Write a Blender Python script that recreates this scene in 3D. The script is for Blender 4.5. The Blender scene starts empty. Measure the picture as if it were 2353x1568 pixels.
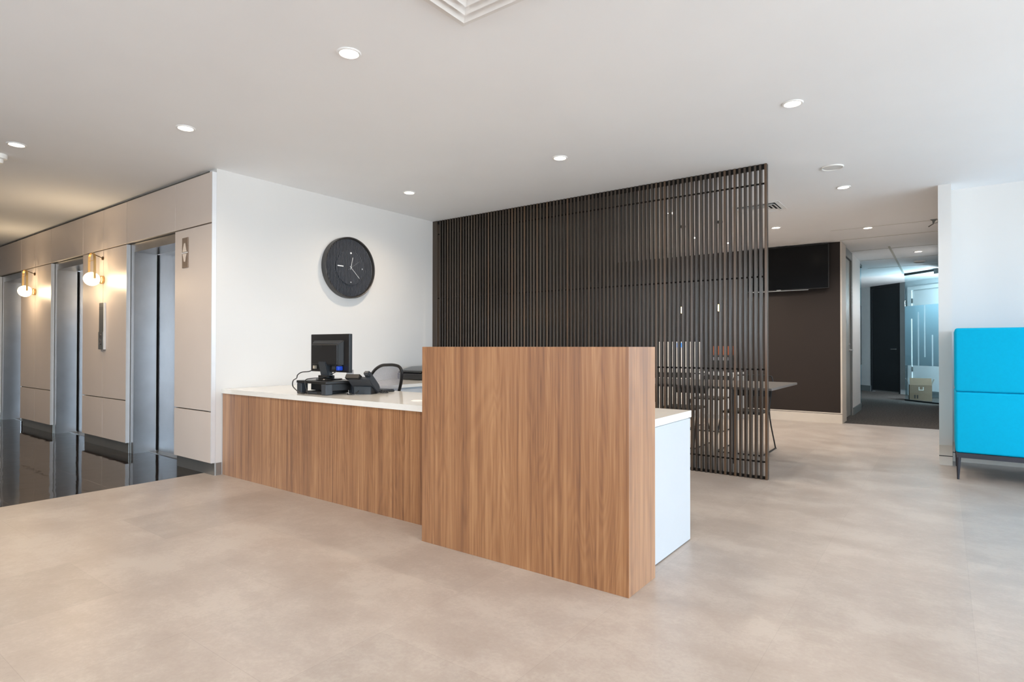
import bpy, bmesh, math, random
from mathutils import Vector, Matrix
random.seed(7)
S = bpy.context.scene
C = S.collection
PI = math.pi
ZC = 2.635                      # ceiling height

# ------------------------------------------------------------------ camera
F, YAW, PITCH, ROLL, CY = 1343.1474, 0.6371, 0.0089, 0.0009, 786.3813
fw = Vector((-math.sin(YAW)*math.cos(PITCH), math.cos(YAW)*math.cos(PITCH), math.sin(PITCH)))
rt = Vector((math.cos(YAW), math.sin(YAW), 0)); up = rt.cross(fw)
r2 = rt*math.cos(ROLL)+up*math.sin(ROLL); u2 = -rt*math.sin(ROLL)+up*math.cos(ROLL)
cd = bpy.data.cameras.new('camera'); cam = bpy.data.objects.new('camera', cd); C.objects.link(cam)
M = Matrix(((r2.x, u2.x, -fw.x, 0), (r2.y, u2.y, -fw.y, 0), (r2.z, u2.z, -fw.z, 1.1), (0, 0, 0, 1)))
cam.matrix_world = M
cd.sensor_fit = 'HORIZONTAL'; cd.sensor_width = 36; cd.lens = F*36/2353
cd.shift_y = (CY-784)/2353; cd.clip_start = 0.05; cd.clip_end = 200
S.camera = cam

# ------------------------------------------------------------------ helpers
def box(bm, x0, x1, y0, y1, z0, z1, bev=0, seg=2):
    if x0 > x1: x0, x1 = x1, x0
    if y0 > y1: y0, y1 = y1, y0
    if z0 > z1: z0, z1 = z1, z0
    r = bmesh.ops.create_cube(bm, size=1)
    for v in r['verts']:
        v.co = Vector(((v.co.x+.5)*(x1-x0)+x0, (v.co.y+.5)*(y1-y0)+y0, (v.co.z+.5)*(z1-z0)+z0))
    if bev > 0:
        es = set()
        for v in r['verts']:
            es.update(v.link_edges)
        bmesh.ops.bevel(bm, geom=list(es), offset=bev, segments=seg, profile=.5, affect='EDGES')
    return bm

def B(*a, **k): return box(bmesh.new(), *a, **k)

def prism(bm, poly, axis, a, b):
    """extrude a 2-D outline along an axis; the outline is in the two other axes (in xyz order)"""
    def P(p, t):
        if axis == 'x': return Vector((t, p[0], p[1]))
        if axis == 'y': return Vector((p[0], t, p[1]))
        return Vector((p[0], p[1], t))
    v0 = [bm.verts.new(P(p, a)) for p in poly]; v1 = [bm.verts.new(P(p, b)) for p in poly]
    bm.faces.new(v0); bm.faces.new(list(reversed(v1)))
    n = len(poly)
    for i in range(n):
        bm.faces.new((v0[i], v1[i], v1[(i+1) % n], v0[(i+1) % n]))
    return bm

def tube(bm, pts, r, n=8, closed=False, flat=None):
    pts = [Vector(p) for p in pts]; m = len(pts); rings = []
    prev = None
    for i, p in enumerate(pts):
        if closed: t = pts[(i+1) % m]-pts[i-1]
        else: t = pts[min(i+1, m-1)]-pts[max(i-1, 0)]
        t.normalize()
        if prev is None:
            a = Vector((0, 0, 1)) if abs(t.z) < .9 else Vector((1, 0, 0))
            nx = a.cross(t).normalized()
        else:
            nx = (prev-t*prev.dot(t)).normalized()
        prev = nx; ny = t.cross(nx)
        rr = r[i] if isinstance(r, (list, tuple)) else r
        rings.append([bm.verts.new(p+nx*rr*math.cos(2*PI*k/n)+ny*rr*math.sin(2*PI*k/n)) for k in range(n)])
    for i in range(m if closed else m-1):
        A, Bq = rings[i], rings[(i+1) % m]
        for k in range(n):
            bm.faces.new((A[k], A[(k+1) % n], Bq[(k+1) % n], Bq[k]))
    if not closed:
        bm.faces.new(list(reversed(rings[0]))); bm.faces.new(rings[-1])
    return bm

def smooth_path(pts, k=6, closed=False):
    pts = [Vector(p) for p in pts]; out = []; m = len(pts)
    rng = range(m) if closed else range(m-1)
    for i in rng:
        g = (lambda j: pts[j % m]) if closed else (lambda j: pts[max(0, min(m-1, j))])
        p0, p1, p2, p3 = g(i-1), g(i), g(i+1), g(i+2)
        for s in range(k):
            t = s/k
            out.append(.5*((2*p1)+(p2-p0)*t+(2*p0-5*p1+4*p2-p3)*t*t+(3*p1-p0-3*p2+p3)*t**3))
    if not closed: out.append(pts[-1])
    return out

def lathe(bm, prof, c, axis='z', n=32):
    """prof: list of (radius, height); r=0 closes to a point"""
    c = Vector(c); rings = []
    ax = {'x': (Vector((0, 1, 0)), Vector((0, 0, 1)), Vector((1, 0, 0))),
          'y': (Vector((1, 0, 0)), Vector((0, 0, 1)), Vector((0, 1, 0))),
          'z': (Vector((1, 0, 0)), Vector((0, 1, 0)), Vector((0, 0, 1)))}[axis]
    for r, h in prof:
        if r < 1e-6: rings.append([bm.verts.new(c+ax[2]*h)])
        else: rings.append([bm.verts.new(c+ax[0]*r*math.cos(2*PI*k/n)+ax[1]*r*math.sin(2*PI*k/n)+ax[2]*h) for k in range(n)])
    for A, D in zip(rings, rings[1:]):
        for k in range(n):
            k2 = (k+1) % n
            if len(A) == 1 and len(D) == 1: continue
            if len(A) == 1: bm.faces.new((A[0], D[k], D[k2]))
            elif len(D) == 1: bm.faces.new((A[k], D[0], A[k2]))
            else: bm.faces.new((A[k], D[k], D[k2], A[k2]))
    return bm

def finish(name, bm, m, smooth):
    bmesh.ops.recalc_face_normals(bm, faces=bm.faces)
    me = bpy.data.meshes.new(name); bm.to_mesh(me); bm.free()
    me.materials.append(m)
    if smooth:
        for p in me.polygons: p.use_smooth = True
        try: me.set_sharp_from_angle(angle=math.radians(35))
        except Exception: pass
    return me

def wloc(o):
    p = Vector((0, 0, 0))
    while o: p += o.location; o = o.parent
    return p

def obj(name, bm, m, parent=None, smooth=False):
    """links ONE mesh object; coordinates given in the world; origin at its base (or its parent's)"""
    if parent is not None:
        w = wloc(parent)
    else:
        xs = [v.co for v in bm.verts]
        lo = [min(v[i] for v in xs) for i in range(3)]; hi = [max(v[i] for v in xs) for i in range(3)]
        w = Vector(((lo[0]+hi[0])/2, (lo[1]+hi[1])/2, lo[2]))
    for v in bm.verts: v.co -= w
    o = bpy.data.objects.new(name, finish(name, bm, m, smooth)); C.objects.link(o)
    if parent is not None: o.parent = parent
    else: o.location = w
    return o

def tag(o, label, cat, group=None):
    o['label'] = label; o['category'] = cat
    if group: o['group'] = group
    return o

def thing(name, label, cat, loc, group=None):
    o = bpy.data.objects.new(name, None); C.objects.link(o); o.location = loc
    o.empty_display_size = .05
    return tag(o, label, cat, group)

def struct(name, bm, m, parent=None, smooth=False):
    o = obj(name, bm, m, parent, smooth)
    if parent is None: o['kind'] = 'structure'
    return o

def dup(root, loc, label, rz=None):
    r = root.copy(); C.objects.link(r); r.location = loc; r['label'] = label
    if rz is not None: r.rotation_euler.z = rz
    for ch in list(root.children):
        c = ch.copy(); C.objects.link(c); c.parent = r
        for g in list(ch.children):
            d = g.copy(); C.objects.link(d); d.parent = c
    return r

# ------------------------------------------------------------------ materials
def s2l(c):
    return tuple((x/12.92 if x <= .04045 else ((x+.055)/1.055)**2.4) for x in (v/255 for v in c))+(1,)

def mat(name, rgb, rough=.5, metal=0, spec=.5, var=0, vscale=8, emit=0, bump=0, bscale=200, coat=0):
    m = bpy.data.materials.new(name); m.use_nodes = True
    nt = m.node_tree; b = nt.nodes['Principled BSDF']
    col = s2l(rgb)
    b.inputs['Base Color'].default_value = col
    b.inputs['Roughness'].default_value = rough; b.inputs['Metallic'].default_value = metal
    b.inputs['Specular IOR Level'].default_value = spec
    if coat: b.inputs['Coat Weight'].default_value = coat; b.inputs['Coat Roughness'].default_value = .1
    g = nt.nodes.new('ShaderNodeNewGeometry')
    n = nt.nodes.new('ShaderNodeTexNoise'); n.inputs['Scale'].default_value = vscale; n.inputs['Detail'].default_value = 4
    nt.links.new(g.outputs['Position'], n.inputs['Vector'])
    v = var if var else .03
    mr = nt.nodes.new('ShaderNodeMapRange'); mr.inputs['From Min'].default_value = .3; mr.inputs['From Max'].default_value = .7
    mr.inputs['To Min'].default_value = 1-v; mr.inputs['To Max'].default_value = 1+v
    nt.links.new(n.outputs['Fac'], mr.inputs['Value'])
    vm = nt.nodes.new('ShaderNodeVectorMath'); vm.operation = 'SCALE'; vm.inputs[0].default_value = col[:3]
    nt.links.new(mr.outputs['Result'], vm.inputs['Scale']); nt.links.new(vm.outputs['Vector'], b.inputs['Base Color'])
    if emit:
        b.inputs['Emission Color'].default_value = col; b.inputs['Emission Strength'].default_value = emit
    if bump:
        n2 = nt.nodes.new('ShaderNodeTexNoise'); n2.inputs['Scale'].default_value = bscale; n2.inputs['Detail'].default_value = 3
        nt.links.new(g.outputs['Position'], n2.inputs['Vector'])
        bp = nt.nodes.new('ShaderNodeBump'); bp.inputs['Strength'].default_value = bump; bp.inputs['Distance'].default_value = .002
        nt.links.new(n2.outputs['Fac'], bp.inputs['Height']); nt.links.new(bp.outputs['Normal'], b.inputs['Normal'])
    return m

def ramp(nt, stops):
    r = nt.nodes.new('ShaderNodeValToRGB'); e = r.color_ramp.elements
    while len(e) < len(stops): e.new(.5)
    for el, (p, c) in zip(e, stops): el.position = p; el.color = s2l(c)
    return r

def wood(name, dark, mid, light, rough=.36):
    m = bpy.data.materials.new(name); m.use_nodes = True; nt = m.node_tree; L = nt.links.new
    b = nt.nodes['Principled BSDF']; b.inputs['Roughness'].default_value = rough; b.inputs['Specular IOR Level'].default_value = .5; b.inputs['Sheen Weight'].default_value = .5; b.inputs['Sheen Roughness'].default_value = .45
    g = nt.nodes.new('ShaderNodeNewGeometry')
    def noise(sc, scale, detail, dist):
        mp = nt.nodes.new('ShaderNodeMapping'); mp.inputs['Scale'].default_value = sc; L(g.outputs['Position'], mp.inputs['Vector'])
        n = nt.nodes.new('ShaderNodeTexNoise'); n.inputs['Scale'].default_value = scale; n.inputs['Detail'].default_value = detail; n.inputs['Distortion'].default_value = dist
        L(mp.outputs['Vector'], n.inputs['Vector']); return n
    n1 = noise((1, 1, .03), 13, 5, .35)       # broad growth bands
    n2 = noise((1, 1, .02), 62, 5, .25)        # fine streaks
    n3 = noise((1, 1, .012), 420, 2, 0)       # fibre
    n4 = noise((1, 1, .1), 6.5, 1.5, .9)      # cathedral figure
    # cathedral rings: sine of the slow field
    mul = nt.nodes.new('ShaderNodeMath'); mul.operation = 'MULTIPLY'; mul.inputs[1].default_value = 95; L(n4.outputs['Fac'], mul.inputs[0])
    sn = nt.nodes.new('ShaderNodeMath'); sn.operation = 'SINE'; L(mul.outputs[0], sn.inputs[0])
    def mad(x, k, a):
        q = nt.nodes.new('ShaderNodeMath'); q.operation = 'MULTIPLY_ADD'; q.inputs[1].default_value = k
        L(x, q.inputs[0])
        if isinstance(a, (int, float)): q.inputs[2].default_value = a
        else: L(a, q.inputs[2])
        return q.outputs[0]
    v = mad(n1.outputs['Fac'], .62, -.13)
    v = mad(n2.outputs['Fac'], .62, v)
    v = mad(n3.outputs['Fac'], .26, v)
    v = mad(sn.outputs[0], .03, v)
    r = ramp(nt, [(.38, dark), (.60, mid), (.82, light)]); L(v, r.inputs['Fac']); L(r.outputs['Color'], b.inputs['Base Color'])
    return m

def floor_mat():
    m = bpy.data.materials.new('vinyl_stone_tiles'); m.use_nodes = True; nt = m.node_tree; L = nt.links.new
    b = nt.nodes['Principled BSDF']
    g = nt.nodes.new('ShaderNodeNewGeometry')
    sep = nt.nodes.new('ShaderNodeSeparateXYZ'); L(g.outputs['Position'], sep.inputs[0])
    ax = nt.nodes.new('ShaderNodeMath'); ax.operation = 'ADD'; ax.inputs[1].default_value = .525+.613*20; L(sep.outputs['X'], ax.inputs[0])
    ay = nt.nodes.new('ShaderNodeMath'); ay.operation = 'ADD'; ay.inputs[1].default_value = 20.1; L(sep.outputs['Y'], ay.inputs[0])
    cb = nt.nodes.new('ShaderNodeCombineXYZ'); L(ay.outputs[0], cb.inputs['X']); L(ax.outputs[0], cb.inputs['Y'])
    br = nt.nodes.new('ShaderNodeTexBrick'); L(cb.outputs[0], br.inputs['Vector'])
    br.offset = .5; br.offset_frequency = 2; br.squash = 1
    br.inputs['Scale'].default_value = 1; br.inputs['Brick Width'].default_value = .92; br.inputs['Row Height'].default_value = .613
    br.inputs['Mortar Size'].default_value = .0012; br.inputs['Mortar Smooth'].default_value = .4; br.inputs['Bias'].default_value = 0
    br.inputs['Color1'].default_value = (.93, .93, .93, 1); br.inputs['Color2'].default_value = (1.05, 1.05, 1.05, 1); br.inputs['Mortar'].default_value = (.85, .85, .85, 1)
    def noise(sc, scale, detail, rough=.55):
        mp = nt.nodes.new('ShaderNodeMapping'); mp.inputs['Scale'].default_value = sc; L(g.outputs['Position'], mp.inputs['Vector'])
        n = nt.nodes.new('ShaderNodeTexNoise'); n.inputs['Scale'].default_value = scale; n.inputs['Detail'].default_value = detail; n.inputs['Roughness'].default_value = rough
        L(mp.outputs['Vector'], n.inputs['Vector']); return n
    n1 = noise((1, 1.3, 1), 2.6, 8, .62); n2 = noise((1, 1, 1), 60, 6, .7); n3 = noise((1, 1, 1), 16, 4)
    mx = nt.nodes.new('ShaderNodeMath'); mx.operation = 'MULTIPLY_ADD'; mx.inputs[1].default_value = .45; L(n2.outputs['Fac'], mx.inputs[0]); L(n1.outputs['Fac'], mx.inputs[2])
    my = nt.nodes.new('ShaderNodeMath'); my.operation = 'MULTIPLY_ADD'; my.inputs[1].default_value = .3; L(n3.outputs['Fac'], my.inputs[0]); L(mx.outputs[0], my.inputs[2])
    r = ramp(nt, [(.52, (149, 138, 130)), (.86, (163, 153, 146)), (1.0, (172, 163, 156))]); L(my.outputs[0], r.inputs['Fac'])
    # sparse dark specks
    sp = noise((1, 1, 1), 150, 2); rs = nt.nodes.new('ShaderNodeMapRange'); rs.inputs['From Min'].default_value = .70; rs.inputs['From Max'].default_value = .76
    rs.inputs['To Min'].default_value = 1; rs.inputs['To Max'].default_value = .72; L(sp.outputs['Fac'], rs.inputs['Value'])
    q = nt.nodes.new('ShaderNodeMix'); q.data_type = 'RGBA'; q.blend_type = 'MULTIPLY'; q.inputs['Factor'].default_value = 1
    L(r.outputs['Color'], q.inputs['A']); L(br.outputs['Color'], q.inputs['B'])
    q2 = nt.nodes.new('ShaderNodeVectorMath'); q2.operation = 'SCALE'; L(q.outputs['Result'], q2.inputs[0]); L(rs.outputs['Result'], q2.inputs['Scale'])
    L(q2.outputs['Vector'], b.inputs['Base Color'])
    rr = nt.nodes.new('ShaderNodeMapRange'); rr.inputs['To Min'].default_value = .27; rr.inputs['To Max'].default_value = .40; L(n1.outputs['Fac'], rr.inputs['Value']); L(rr.outputs['Result'], b.inputs['Roughness'])
    b.inputs['Specular IOR Level'].default_value = .45
    bp = nt.nodes.new('ShaderNodeBump'); bp.inputs['Strength'].default_value = .08; bp.inputs['Distance'].default_value = .002; L(n2.outputs['Fac'], bp.inputs['Height']); L(bp.outputs['Normal'], b.inputs['Normal'])
    return m

def lobby_mat():
    m = bpy.data.materials.new('polished_dark_tiles'); m.use_nodes = True; nt = m.node_tree; L = nt.links.new
    b = nt.nodes['Principled BSDF']; g = nt.nodes.new('ShaderNodeNewGeometry')
    br = nt.nodes.new('ShaderNodeTexBrick'); L(g.outputs['Position'], br.inputs['Vector']); br.offset = 0
    br.inputs['Scale'].default_value = 1; br.inputs['Brick Width'].default_value = .6; br.inputs['Row Height'].default_value = .6
    br.inputs['Mortar Size'].default_value = .003
    br.inputs['Color1'].default_value = s2l((31, 27, 25)); br.inputs['Color2'].default_value = s2l((38, 34, 32)); br.inputs['Mortar'].default_value = s2l((84, 78, 74))
    L(br.outputs['Color'], b.inputs['Base Color']); b.inputs['Roughness'].default_value = .045; b.inputs['Specular IOR Level'].default_value = .34
    n = nt.nodes.new('ShaderNodeTexNoise'); n.inputs['Scale'].default_value = 5; n.inputs['Detail'].default_value = 1; L(g.outputs['Position'], n.inputs['Vector'])
    bp = nt.nodes.new('ShaderNodeBump'); bp.inputs['Strength'].default_value = .12; bp.inputs['Distance'].default_value = .01; L(n.outputs['Fac'], bp.inputs['Height']); L(bp.outputs['Normal'], b.inputs['Normal'])
    return m

def slat_mat():
    m = bpy.data.materials.new('dark_stained_timber'); m.use_nodes = True; nt = m.node_tree; L = nt.links.new
    b = nt.nodes['Principled BSDF']; b.inputs['Roughness'].default_value = .28; b.inputs['Specular IOR Level'].default_value = .6
    oi = nt.nodes.new('ShaderNodeObjectInfo'); g = nt.nodes.new('ShaderNodeNewGeometry')
    mp = nt.nodes.new('ShaderNodeMapping'); mp.inputs['Scale'].default_value = (1, 1, .03); L(g.outputs['Position'], mp.inputs['Vector'])
    n = nt.nodes.new('ShaderNodeTexNoise'); n.inputs['Scale'].default_value = 160; n.inputs['Detail'].default_value = 4; L(mp.outputs['Vector'], n.inputs['Vector'])
    r = ramp(nt, [(0, (48, 38, 31)), (.45, (62, 50, 40)), (.8, (66, 56, 47)), (1, (88, 66, 47))]); L(oi.outputs['Random'], r.inputs['Fac'])
    mr = nt.nodes.new('ShaderNodeMapRange'); mr.inputs['From Min'].default_value = .3; mr.inputs['From Max'].default_value = .7; mr.inputs['To Min'].default_value = .75; mr.inputs['To Max'].default_value = 1.2
    L(n.outputs['Fac'], mr.inputs['Value'])
    vm = nt.nodes.new('ShaderNodeVectorMath'); vm.operation = 'SCALE'; L(r.outputs['Color'], vm.inputs[0]); L(mr.outputs['Result'], vm.inputs['Scale']); L(vm.outputs['Vector'], b.inputs['Base Color'])
    return m

def glass_mat(name, tint, refl=.08, rough=.0):
    m = bpy.data.materials.new(name); m.use_nodes = True; nt = m.node_tree; L = nt.links.new
    nt.nodes.remove(nt.nodes['Principled BSDF']); out = nt.nodes['Material Output']
    t = nt.nodes.new('ShaderNodeBsdfTransparent'); t.inputs['Color'].default_value = tint+(1,)
    gl = nt.nodes.new('ShaderNodeBsdfGlossy'); gl.inputs['Roughness'].default_value = rough
    mx = nt.nodes.new('ShaderNodeMixShader'); mx.inputs['Fac'].default_value = refl
    L(t.outputs[0], mx.inputs[1]); L(gl.outputs[0], mx.inputs[2]); L(mx.outputs[0], out.inputs['Surface'])
    return m

def film_mat():
    m = bpy.data.materials.new('frosted_film'); m.use_nodes = True; nt = m.node_tree; L = nt.links.new
    nt.nodes.remove(nt.nodes['Principled BSDF']); out = nt.nodes['Material Output']
    d = nt.nodes.new('ShaderNodeBsdfDiffuse'); d.inputs['Color'].default_value = s2l((160, 172, 176))
    t = nt.nodes.new('ShaderNodeBsdfTranslucent'); t.inputs['Color'].default_value = s2l((168, 184, 190))
    mx = nt.nodes.new('ShaderNodeMixShader'); mx.inputs['Fac'].default_value = .55
    L(d.outputs[0], mx.inputs[1]); L(t.outputs[0], mx.inputs[2]); L(mx.outputs[0], out.inputs['Surface'])
    return m

def mesh_mat():
    """office-chair netting: fine woven holes"""
    m = bpy.data.materials.new('grey_chair_netting'); m.use_nodes = True; nt = m.node_tree; L = nt.links.new
    b = nt.nodes['Principled BSDF']; b.inputs['Base Color'].default_value = s2l((165, 168, 184)); b.inputs['Roughness'].default_value = .6
    out = nt.nodes['Material Output']; g = nt.nodes.new('ShaderNodeNewGeometry')
    mp = nt.nodes.new('ShaderNodeMapping'); mp.inputs['Scale'].default_value = (210, 210, 210); L(g.outputs['Position'], mp.inputs['Vector'])
    ck = nt.nodes.new('ShaderNodeTexChecker'); ck.inputs['Scale'].default_value = 1; L(mp.outputs['Vector'], ck.inputs['Vector'])
    t = nt.nodes.new('ShaderNodeBsdfTransparent'); mx = nt.nodes.new('ShaderNodeMixShader')
    mr = nt.nodes.new('ShaderNodeMapRange'); mr.inputs['To Min'].default_value = .35; mr.inputs['To Max'].default_value = .8; L(ck.outputs['Fac'], mr.inputs['Value'])
    L(mr.outputs['Result'], mx.inputs['Fac']); L(t.outputs[0], mx.inputs[1]); L(b.outputs[0], mx.inputs[2]); L(mx.outputs[0], out.inputs['Surface'])
    return m

M_ = {}
M_['white_wall'] = mat('white_wall_paint', (219, 218, 217), .55, spec=.3, var=.01, vscale=2)
M_['ceiling'] = mat('ceiling_paint', (244, 246, 249), .7, spec=.2, var=.012, vscale=1.5)
M_['floor'] = floor_mat(); M_['lobby'] = lobby_mat()
M_['carpet'] = mat('charcoal_carpet', (74, 71, 69), .95, spec=.1, var=.55, vscale=45, bump=.8, bscale=260)
M_['oak'] = wood('oak_laminate', (103, 61, 31), (146, 97, 57), (174, 127, 84))
M_['slat'] = slat_mat(); M_['slat_side'] = mat('slat_gap_shade', (27, 22, 18), .26, spec=.3, var=.15, vscale=40)
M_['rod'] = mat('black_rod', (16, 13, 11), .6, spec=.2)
M_['white_lam'] = mat('white_laminate', (190, 193, 197), .3, spec=.4, var=.008)
M_['white_top'] = mat('white_stone_top', (232, 229, 223), .12, spec=.5, var=.012, vscale=30)
M_['panel'] = mat('pearl_beige_panel', (216, 203, 194), .4, metal=.1, spec=.5, var=.012, vscale=3)
M_['panel_edge'] = mat('white_aluminium_edge', (226, 228, 232), .4, metal=.2)
M_['gap'] = mat('shadow_gap_grey', (96, 92, 85), .6)
M_['steel'] = mat('brushed_stainless', (196, 196, 198), .30, metal=1, var=.05, vscale=6)
M_['steel_dark'] = mat('brushed_stainless_door', (160, 160, 162), .3, metal=1, var=.05, vscale=6)
M_['steel_base'] = mat('satin_metal_kickplate', (168, 168, 166), .35, metal=.85, var=.04)
M_['dark_wall'] = mat('charcoal_wall_paint', (45, 38, 35), .6, spec=.25, var=.02, vscale=3)
M_['skirt'] = mat('greige_skirting', (204, 196, 186), .45, spec=.4)
M_['skirt_line'] = mat('dark_joint', (30, 28, 27), .6)
M_['black'] = mat('black_plastic', (27, 26, 27), .38, spec=.45)
M_['black_gloss'] = mat('black_gloss_plastic', (14, 14, 15), .15, spec=.5)
M_['screen'] = mat('black_tv_screen', (5, 5, 6), .18, spec=.22)
M_['grey_plastic'] = mat('charcoal_plastic', (52, 56, 62), .42, spec=.45)
M_['blue_plug'] = mat('blue_plastic_plug', (25, 70, 190), .4)
M_['beige_plug'] = mat('beige_plastic_plug', (190, 175, 155), .5)
M_['cloth'] = mat('turquoise_upholstery', (0, 170, 212), .85, spec=.15, var=.02, vscale=60, bump=.25, bscale=600)
M_['sofa_metal'] = mat('charcoal_steel', (46, 46, 54), .45, metal=.3)
M_['brass'] = mat('brushed_brass', (214, 184, 128), .28, metal=1, var=.03)
M_['bronze'] = mat('dark_bronze', (84, 66, 44), .4, metal=.8)
M_['globe'] = mat('lit_opal_glass', (255, 226, 182), .3, emit=7)
M_['lamp'] = mat('lit_lamp_lens', (255, 240, 220), .4, emit=9)
M_['bulb'] = mat('lit_warm_bulb', (255, 196, 120), .4, emit=9)
M_['white_metal'] = mat('white_powder_coat', (236, 236, 236), .45, spec=.4)
M_['white_plastic'] = mat('white_plastic', (238, 237, 234), .4)
M_['ring_grey'] = mat('grey_ring', (224, 224, 223), .5)
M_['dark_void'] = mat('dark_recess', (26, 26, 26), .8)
M_['clock_face'] = mat('charcoal_clock_face', (68, 71, 78), .55, spec=.35)
M_['clock_rim'] = mat('charcoal_clock_rim', (60, 58, 57), .4)
M_['clock_mark'] = mat('white_clock_marks', (225, 228, 232), .4)
M_['hand'] = mat('silver_clock_hand', (205, 208, 212), .35, metal=.2)
M_['hand_dim'] = mat('grey_second_hand', (118, 122, 128), .4)
M_['indicator'] = mat('bronze_indicator_plate', (150, 132, 118), .4, metal=.5)
M_['arrow'] = mat('pale_arrow_lens', (222, 208, 196), .4)
M_['callp'] = mat('grey_call_panel', (150, 150, 148), .3, metal=.8)
M_['button'] = mat('dark_lift_button', (84, 78, 78), .4)
M_['table'] = mat('dark_grey_table_top', (92, 88, 86), .35, spec=.5)
M_['chair_blk'] = mat('black_chair_shell', (24, 23, 23), .5)
M_['wire'] = mat('black_steel_wire', (30, 30, 32), .4, metal=.4)
M_['card'] = mat('brown_cardboard', (122, 102, 84), .8, spec=.1, var=.04, vscale=20)
M_['card_in'] = mat('pale_cardboard_edge', (214, 205, 196), .8, spec=.1)
M_['card_ink'] = mat('dark_box_print', (52, 44, 40), .8)
M_['door_dark'] = mat('charcoal_door', (20, 27, 31), .45)
M_['door_grey'] = mat('grey_door_leaf', (150, 150, 146), .4)
M_['door_alu'] = mat('grey_aluminium_frame', (120, 122, 120), .4, metal=.5)
M_['far_wall'] = mat('pale_far_wall', (208, 214, 216), .6)
M_['far_grey'] = mat('grey_far_wall', (110, 118, 120), .6)
M_['orange'] = mat('orange_card', (128, 66, 36), .6)
M_['paper'] = mat('pale_paper', (222, 214, 212), .8)
M_['netting'] = mesh_mat()
M_['glass'] = glass_mat('teal_tinted_glass', (.8, .93, .97), .07)
M_['win_glass'] = glass_mat('clear_window_glass', (.97, .99, 1.0), .04)
M_['film'] = film_mat()
M_['blue_screen'] = mat('blue_lit_display', (60, 130, 230), .3, emit=1.2)
M_['tbar'] = mat('grey_ceiling_joint', (190, 190, 184), .6)

# ------------------------------------------------------------------ the setting
XL, XR = -5.025, 5.0            # white wall behind the desk, window wall on the right
YL = 2.483                      # face of the lift panels
struct('floor', B(-5.205, 5.2, -5.2, 9.722, -.1, 0), M_['floor'])
struct('floor_lobby', B(-14, -5.2055, -1.2, 3.0, -.1, 0), M_['lobby'])
struct('floor_corridor', B(-3.2, 3.2, 9.7225, 19, -.1, 0), M_['carpet'])
struct('ceiling', B(-14.2, 5.4, -5.4, 19, ZC, ZC+.12), M_['ceiling'])
# white wall behind the desk, and its kickplate
bm = B(XL-.12, XL, 2.52, 9.62, 0, ZC)
struct('wall_left', bm, M_['white_wall'])
struct('baseboard_left', B(XL+.0005, XL+.008, 2.522, 2.569, .0, .105), M_['steel_base'])
# lift wall: grey backing pierced by three openings
openings = [(-6.795, -5.715), (-9.13, -8.035), (-11.48, -10.395)]
xs = [XL-.1205]
for a, b in openings: xs += [b, a]
xs += [-14]
walls = []
for i in range(0, len(xs), 2): walls.append((xs[i+1], xs[i], struct('wall_lobby', B(xs[i+1], xs[i], 2.52, 2.64, 0, ZC), M_['gap'])))
for a, b in openings: walls.append((a, b, struct('wall_lobby', B(a+.0005, b-.0005, 2.52, 2.64, 2.165, ZC), M_['gap'])))
def wall_at(x): return min(walls, key=lambda w: abs((w[0]+w[1])/2-x) if w[0] <= x <= w[1] else 99+abs((w[0]+w[1])/2-x))[2]
def clad(x0, x1, z0, z1, edge=False):
    o = obj('cladding_panel', B(x0+.004, x1-.004, YL, YL+.03, z0, z1, bev=.0012, seg=1), M_['panel'], wall_at((x0+x1)/2))
    return o
def column(x0, x1, cap=False):
    clad(x0, x1, .107, .540); clad(x0, x1, .550, 2.160); clad(x0, x1, 2.171, 2.603)
column(-5.715, -5.028)
column(-7.423, -6.800); column(-8.032, -7.423)
column(-9.765, -9.134); column(-10.39, -9.765)
column(-12.10, -11.485); column(-12.72, -12.10)
for a, b in openings: clad(a-.004, b+.004, 2.171, 2.603)
for xe in (-5.0285, -6.80, -9.134, -11.485):   # white end caps of the panel groups
    obj('end_cap', B(xe-.0035, xe+.004, YL-.0005, 2.519, .107, 2.16 if xe < -6 else 2.603), M_['panel_edge'], wall_at(xe-.2))
for x0, x1 in ((-5.715, -5.03), (-8.035, -6.80), (-10.395, -9.134), (-12.72, -11.485)):
    obj('kickplate', B(x0, x1, 2.512, 2.5195, 0, .107), M_['steel_base'], wall_at((x0+x1)/2))
# lobby shell outside the frame
struct('wall_lobby_opposite', B(-14, -5.2, -1.32, -1.2, 0, ZC), M_['white_wall'])
struct('wall_lobby_end', B(-14.12, -14, -1.2, 2.64, 0, ZC), M_['white_wall'])
struct('wall_lobby_return', B(-5.32, -5.2, -5.2, -1.32, 0, ZC), M_['white_wall'])
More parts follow.
